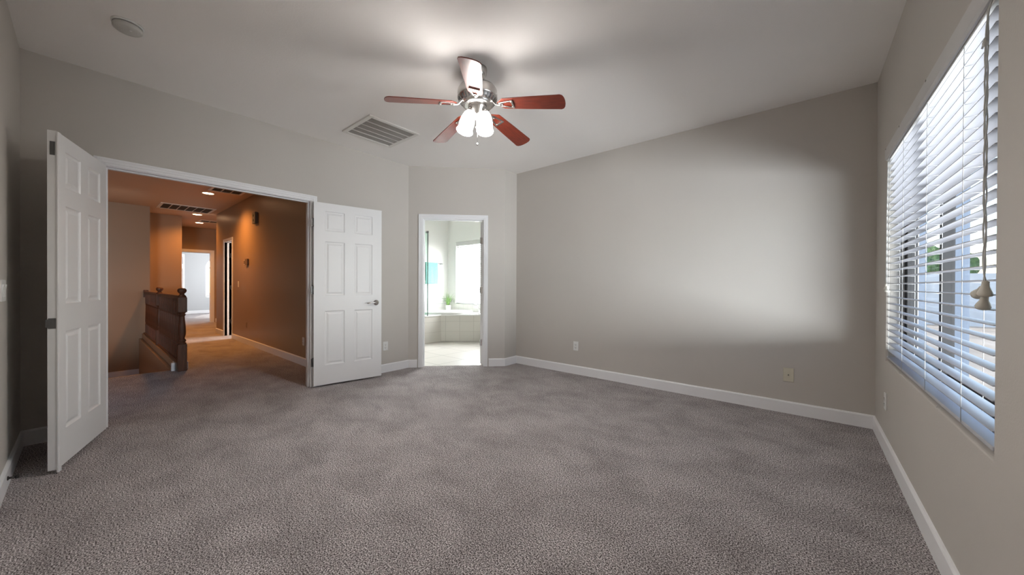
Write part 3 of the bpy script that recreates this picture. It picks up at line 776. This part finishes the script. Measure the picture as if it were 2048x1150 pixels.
outlet((-5.385, YF, .335), 0, 'outlet at the hallway wall nearest the double door', M['vent'])
outlet((-8.13, YF, .358), 0, 'outlet at the hallway wall near the narrow doorway', M['hallwall'])
outlet((-8.68, YF, 1.130), 0, 'light switch on the hallway wall beside the narrow doorway', M['vent'], 'rocker', .072, .118, 'light_switch', 'light switch')
ch = empty('door_chime', (-7.525, YF, 2.305), 0, 'grey door chime box high on the hallway wall', 'door chime')
MB().box(-.085, .085, -.045, 0, -.10, .10).build('cover', M['chime'], ch, bevel=.006)
for s in (-1, 1): MB().lathe([(0, .047), (.022, .047), (.024, .044)], 20, xf=T((-.01, 0, s * .042)) @ RX(PI / 2)).build('speaker_hole', M['dark'], ch)
th = empty('thermostat', (-8.06, YF, 1.550), 0, 'small brown thermostat at the middle of the hallway wall', 'thermostat')
MB().box(-.075, .075, -.028, 0, -.055, .055).build('cover', M['thermo'], th, bevel=.004)
th2 = empty('control_panel', (-8.25, YF, 1.548), 0, 'small square control panel left of the hallway thermostat', 'control panel')
MB().box(-.045, .045, -.006, 0, -.045, .045).build('plate', M['vent'], th2, bevel=.002)
MB().box(-.030, .030, -.009, -.006, -.032, .032).build('screen', M['thermo'], th2)
ds = empty('door_stop', (-3.36, YE + BT, .060), 0, 'small dark spring door stop on the baseboard at left', 'door stop')
b = MB(); b.tube([(0, 0, 0), (0, .026, -.002)], .006, 10); b.lathe([(0, 0), (.012, 0), (.010, .005)], 14, xf=RX(-PI / 2)); b.build('spring', M['steel'], ds)
b = MB(); b.tube([(0, .026, -.002), (0, .038, -.003)], .009, 12); b.build('tip', M['dark'], ds)

# ================================================================== STAIR RAILING
rail = empty('stair_railing', (-6.25, .80, 0), 0, 'dark brown turned wood stair railing at the hallway stairwell', 'railing')
RY0 = 0
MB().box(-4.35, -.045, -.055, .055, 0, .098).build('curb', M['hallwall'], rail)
b = MB()
b.box(-.10, -.045, -.095, -.050, 0, .104); b.box(-.06, -.045, .052, .067, 0, .104); b.box(-4.3, -.045, .055, .068, 0, .104); b.box(-.20, -.045, -.067, -.055, 0, .104)
b.build('curb_trim', M['trim'], rail, bevel=.004)
b = MB(); b.box(-4.35, -.045, -.034, .034, .098, .118); b.build('shoe_rail', M['oak'], rail, bevel=.005)
b = MB(); b.prism([(-.030, .925), (.030, .925), (.033, .940), (.024, .968), (.012, .977), (-.012, .977), (-.024, .968), (-.033, .940)], -4.35, -.04, xf=Matrix(((0, 0, 1, 0), (1, 0, 0, 0), (0, 1, 0, 0), (0, 0, 0, 1))))
fixn(b.build('handrail', M['oak'], rail))
def newel():
    b = MB(); h = .045
    b.box(-h, h, -h, h, 0, .345)
    b.lathe([(.040, .345), (.044, .352), (.040, .362), (.030, .370), (.040, .385), (.042, .395), (.034, .408), (.026, .420), (.030, .44), (.038, .47), (.040, .50), (.036, .58), (.030, .65), (.027, .70), (.027, .712), (.037, .722), (.037, .732), (.028, .740), (.036, .752), (.040, .762)], 24)
    b.box(-h, h, -h, h, .762, .955)
    b.lathe([(.045, .955), (.040, .972), (.030, .985), (.022, .996), (.024, 1.004), (.036, 1.014), (.044, 1.030), (.046, 1.045), (.042, 1.060), (.030, 1.072), (0, 1.078)], 24)
    return b
n0 = newel().build('newel_post', M['oak'], rail, bevel=.004)
n1 = n0.copy(); col.objects.link(n1); n1.parent = rail; n1.location = (-2.19, 0, .0)
bal = MB(); h = .016
bal.box(-h, h, -h, h, .118, .30); bal.lathe([(.014, .30), (.017, .306), (.012, .316), (.016, .335), (.018, .36), (.014, .55), (.011, .68), (.011, .70), (.015, .706), (.012, .715), (.014, .725)], 12); bal.box(-h, h, -h, h, .725, .93)
q0 = None; x = -.14
while x > -4.28:
    if abs(x + 2.19) > .06:
        if q0 is None: q0 = bal.build('baluster', M['oak'], rail); q = q0
        else: q = q0.copy(); col.objects.link(q); q.parent = rail
        q.location = (x, 0, 0)
    x -= .108
MB().box(-4.35, -4.30, -.035, .035, .85, 1.0).build('rosette', M['oak'], rail, bevel=.004)

# ================================================================== BATHROOM
ts = empty('tub_surround', (-6.545, 4.10, 0), 0, 'white tiled tub surround with angled front', 'tub surround')
deck = [(-6.53, 4.10), (-5.61, 4.10), (-5.61, 4.54), (-4.95, 5.18), (-4.72, 5.488), (-6.53, 5.488)]
LP = lambda P: [(x + 6.545, y - 4.10) for x, y in P]
b = MB(); pd = LP(deck); b.prism(pd, 0, .515)
b.build('front_tiles', M['fronttile'], ts)
b = MB(); grown = [(-6.53, 4.085), (-5.595, 4.085), (-5.595, 4.532), (-4.937, 5.170), (-4.70, 5.488), (-6.53, 5.488)]
b.prism(LP(grown), .515, .54); b.build('deck', M['tub'], ts, bevel=.003)
# drop-in tub: rim and basin standing on the deck
tb = empty('bathtub', (-5.82, 4.83, .541), PI / 4, 'white oval drop-in bathtub under the bathroom window', 'bathtub')
def superell(rx, ry, n=36, p=.75): return [(rx * math.copysign(abs(math.cos(2 * PI * k / n)) ** p, math.cos(2 * PI * k / n)), ry * math.copysign(abs(math.sin(2 * PI * k / n)) ** p, math.sin(2 * PI * k / n))) for k in range(n)]
rings = [(.56, .36, 0), (.56, .36, .034), (.55, .35, .042), (.50, .31, .042), (.48, .29, .034), (.46, .275, .004)]
v = []; f = []; n = 36
for rx, ry, z in rings: v += [(x, y, z) for x, y in superell(rx, ry)]
for r in range(len(rings) - 1):
    for k in range(n): k2 = (k + 1) % n; f.append((r * n + k, r * n + k2, (r + 1) * n + k2, (r + 1) * n + k))
f.append(tuple((len(rings) - 1) * n + k for k in range(n)))
MB().add(v, f, smooth=True).build('basin', M['tub'], tb)
b = MB(); fc = empty('tub_faucet', (-5.115, 5.120, .54), 0, 'curved chrome tub faucet on the right of the deck', 'faucet')
d = -RGT
b.tube([(0, 0, 0), (0, 0, .12)] + [(d.x * (.055 - .055 * math.cos(a)) * 1.15, d.y * (.055 - .055 * math.cos(a)) * 1.15, .12 + .062 * math.sin(a)) for a in [PI * k / 10 for k in range(1, 9)]], .0105, 10)
b.build('spout', M['chrome'], fc); MB().lathe([(0, 0), (.026, 0), (.027, .006), (.014, .014), (.012, .02)], 20).build('base', M['chrome'], fc)
h1 = MB(); h1.lathe([(0, 0), (.022, 0), (.020, .03), (.012, .045), (0, .047)], 16, xf=T((.09, .06, 0))); h1.build('handle', M['chrome'], fc)
# plant
pl = empty('potted_plant', (-6.30, 5.30, .54), 0, 'small green grass plant in white square pot on the tub deck', 'plant')
b = MB(); b.lathe([(0, .0), (.060, .0), (.064, .01), (.070, .13), (.064, .13), (.060, .115), (0, .115)], 4, smooth=False, xf=RZ(.35)); b.build('pot', M['pot'], pl, bevel=.006)
random.seed(3); b = MB()
for k in range(95):
    a = random.uniform(0, 2 * PI); ln = random.uniform(.20, .36); lean = random.uniform(.10, .85); r0 = random.uniform(0, .035)
    base = Vector((r0 * math.cos(a), r0 * math.sin(a), .11)); dd = Vector((math.cos(a), math.sin(a), 0)); sd_ = Vector((-math.sin(a), math.cos(a), 0)); w = .0045
    P = []
    for t in (0, .25, .5, .75, 1):
        P.append((base + dd * (ln * lean * t * t * .9 + .01 * t) + Vector((0, 0, ln * t * (1 - .28 * lean * t))), w * (1 - t * .9)))
    v = []; 
    for p_, ww in P: v += [tuple(p_ - sd_ * ww), tuple(p_ + sd_ * ww), tuple(p_ + Vector((0, 0, .0008)) + sd_ * ww * .2)]
    f = []
    for i in range(4):
        for j in range(3): j2 = (j + 1) % 3; f.append((3 * i + j, 3 * i + j2, 3 * i + 3 + j2, 3 * i + 3 + j))
    # keep the blades out of the two walls
    v = [(max(-.215, x), min(.17, y), z) for x, y, z in v]
    b.add(v, f)
b.build('foliage', M['leaf'], pl)
# border tiles
b = MB(); zA, zB = .700, .812
b.box(-6.545, -6.537, 4.15, 5.50, .54, zA - .002); b.box(-6.537, BX0 - .02, 5.492, 5.50, .54, zA - .002); b.box(BX0 - .02, BX1 + .6, 5.492, 5.50, .54, BZ0 - .012)
b.box(-6.545, -6.535, 4.15, 5.50, zA, zB, 1); b.box(-6.537, BX0 - .02, 5.490, 5.50, zA, zB, 1)
b.box(-6.545, -6.533, 4.15, 5.50, zB, zB + .010, 2); b.box(-6.545, -6.533, 4.15, 5.50, zA - .006, zA + .002, 2)
y = 4.22
while y < 5.46:
    for s_, m_ in ((.036, 2), (.024, 1), (.010, 2)):
        d_ = {.036: .0105, .024: .0110, .010: .0115}[s_]
        b.add([(-6.545 + d_, y - s_, .756), (-6.545 + d_, y, .756 - s_), (-6.545 + d_, y + s_, .756), (-6.545 + d_, y, .756 + s_)], [(0, 1, 2, 3)], m_)
    y += .088
x = -6.50
while x < BX0 - .05:
    for s_, m_, d_ in ((.036, 2, .0105), (.024, 1, .011), (.010, 2, .0115)):
        b.add([(x - s_, 5.5 - d_, .756), (x, 5.5 - d_, .756 - s_), (x + s_, 5.5 - d_, .756), (x, 5.5 - d_, .756 + s_)], [(0, 1, 2, 3)], m_)
    x += .088
struct(b.build('trim_5', [M['walltile'], M['bordertile'], M['bordermark']]), 'patterned border tiles along the bathroom walls above the tub', 'tile border')
# towel + bar
tr = empty('towel_bar', (-6.545, 5.05, 1.62), 0, 'chrome towel bar on the white bathroom wall', 'towel bar')
b = MB(); b.tube([(.055, -.42, 0), (.055, .24, 0)], .008, 10); b.build('bar', M['chrome'], tr)
for y in (-.40, .22):
    b = MB(); b.lathe([(0, 0), (.024, 0), (.024, .006), (.010, .012), (.009, .05), (.014, .056), (.014, .066), (0, .068)], 18, xf=T((0, y, 0)) @ RY(PI / 2)); b.build('bracket', M['chrome'], tr)
tw = MB(); v = []; f = []; nx, nz = 14, 16
for i in range(nx + 1):
    y = -.10 + (.34) * i / nx
    for j in range(nz + 1):
        # hangs over the bar: front sheet then back sheet
        t = j / nz; side = 1
        z = .012 - .475 * t; wob = .004 * math.sin(i * 1.3) * t
        v.append((.068 + wob + .004 * t, y + .01 * t * math.sin(t * 3), z))
    for j in range(nz + 1):
        t = j / nz; v.append((.042 - .002 * t, y, .012 - .40 * t))
m_ = 2 * (nz + 1)
for i in range(nx):
    for j in range(nz):
        f.append((i * m_ + j, i * m_ + j + 1, (i + 1) * m_ + j + 1, (i + 1) * m_ + j)); o2 = nz + 1
        f.append((i * m_ + o2 + j, (i + 1) * m_ + o2 + j, (i + 1) * m_ + o2 + j + 1, i * m_ + o2 + j + 1))
    f.append((i * m_, (i + 1) * m_, (i + 1) * m_ + nz + 1, i * m_ + nz + 1))
tw.add(v, f, smooth=True); two = tw.build('towel', M['towel'], loc=(-6.545, 4.90, 1.62))
sm = two.modifiers.new('thick', 'SOLIDIFY'); sm.thickness = .008; sm.offset = 0
tag(two, 'aqua green towel hanging from the bathroom towel bar', 'towel')
# shower glass
sg = empty('shower_glass', (-5.53, 4.15, .54), 0, 'clear greenish shower glass panel with dark edge beside the tub', 'glass panel')
MB().box(-1.01, 0, -.005, .005, .004, 1.61).build('pane', M['showerglass'], sg)
MB().box(-.002, .006, -.008, .008, 0, 1.58).build('edge_strip', mat('dark_green_glass_edge', (.10, .14, .13), .3), sg)
MB().box(-.05, .012, -.012, .012, 1.58, 1.615).build('clamp', M['strike'], sg, bevel=.002)

# ================================================================== OUTSIDE
GZ = -.25
b = MB(); b.box(XO + .003, 70, -40, 70, GZ - .2, GZ); b.box(-70, -18.125, -40, 70, GZ - .2, GZ); b.box(-18.125, XO + .003, 5.725, 70, GZ - .2, GZ)
struct(b.build('ground', M['earth']), 'tan desert ground outside the window', 'ground')
b = MB(); b.box(-6, 30, 20, 20.2, GZ, 1.62)
for k in range(12): b.box(-6 + 3 * k, -5.7 + 3 * k, 19.93, 20.27, GZ, 1.70)
struct(b.build('wall_outside', M['fence']), 'pale block boundary wall beyond the yard', 'boundary wall')
for x, w, lab in ((1.15, .055, 'slim blue grey patio post seen left through the blinds'), (1.49, .062, 'blue grey patio post right of the dark window mullion')):
    pc = empty('patio_post', (x, 7.0, GZ), 0, lab, 'post')
    b = MB(); b.box(-w, w, -w, w, .12, 3.2); b.build('shaft', M['stucco'], pc, bevel=.005)
    b = MB(); b.box(-w - .03, w + .03, -w - .03, w + .03, 0, .12); b.build('plinth', M['stucco'], pc, bevel=.01)
def tree(loc, r, hgt, label):
    t = empty('tree', loc, 0, label, 'tree', 'trees beyond the boundary wall')
    b = MB(); b.tube([(0, 0, 0), (.1, 0, hgt * .35), (0, .1, hgt * .6)], [.16, .12, .08], 8); b.build('trunk', M['oak'], t)
    b = MB(); random.seed(int(r * 100))
    for k in range(16):
        a = random.uniform(0, 2 * PI); rr = random.uniform(0, r * .65); cz = hgt * .7 + random.uniform(-.25, .3) * hgt * .5; s = random.uniform(.35, .6) * r
        n_ = 10; prof = [(s * math.sin(PI * i / 8), -s * math.cos(PI * i / 8)) for i in range(9)]
        b.lathe(prof, n_, xf=T((rr * math.cos(a), rr * math.sin(a), cz)))
    o = b.build('crown', M['tree'], t)
    tx = bpy.data.textures.new('leafy', 'CLOUDS'); tx.noise_scale = .35
    sb = o.modifiers.new('s', 'SUBSURF'); sb.levels = sb.render_levels = 1
    dm = o.modifiers.new('d', 'DISPLACE'); dm.texture = tx; dm.strength = .5
    return t
tree((3.6, 25.5, GZ), 1.7, 3.0, 'bushy green tree seen left through the window')
tree((5.4, 30.5, GZ), 1.9, 3.4, 'taller green tree beyond the dark window mullion')
tree((8.6, 25.5, GZ), 1.6, 2.9, 'low green tree beyond the near window end')
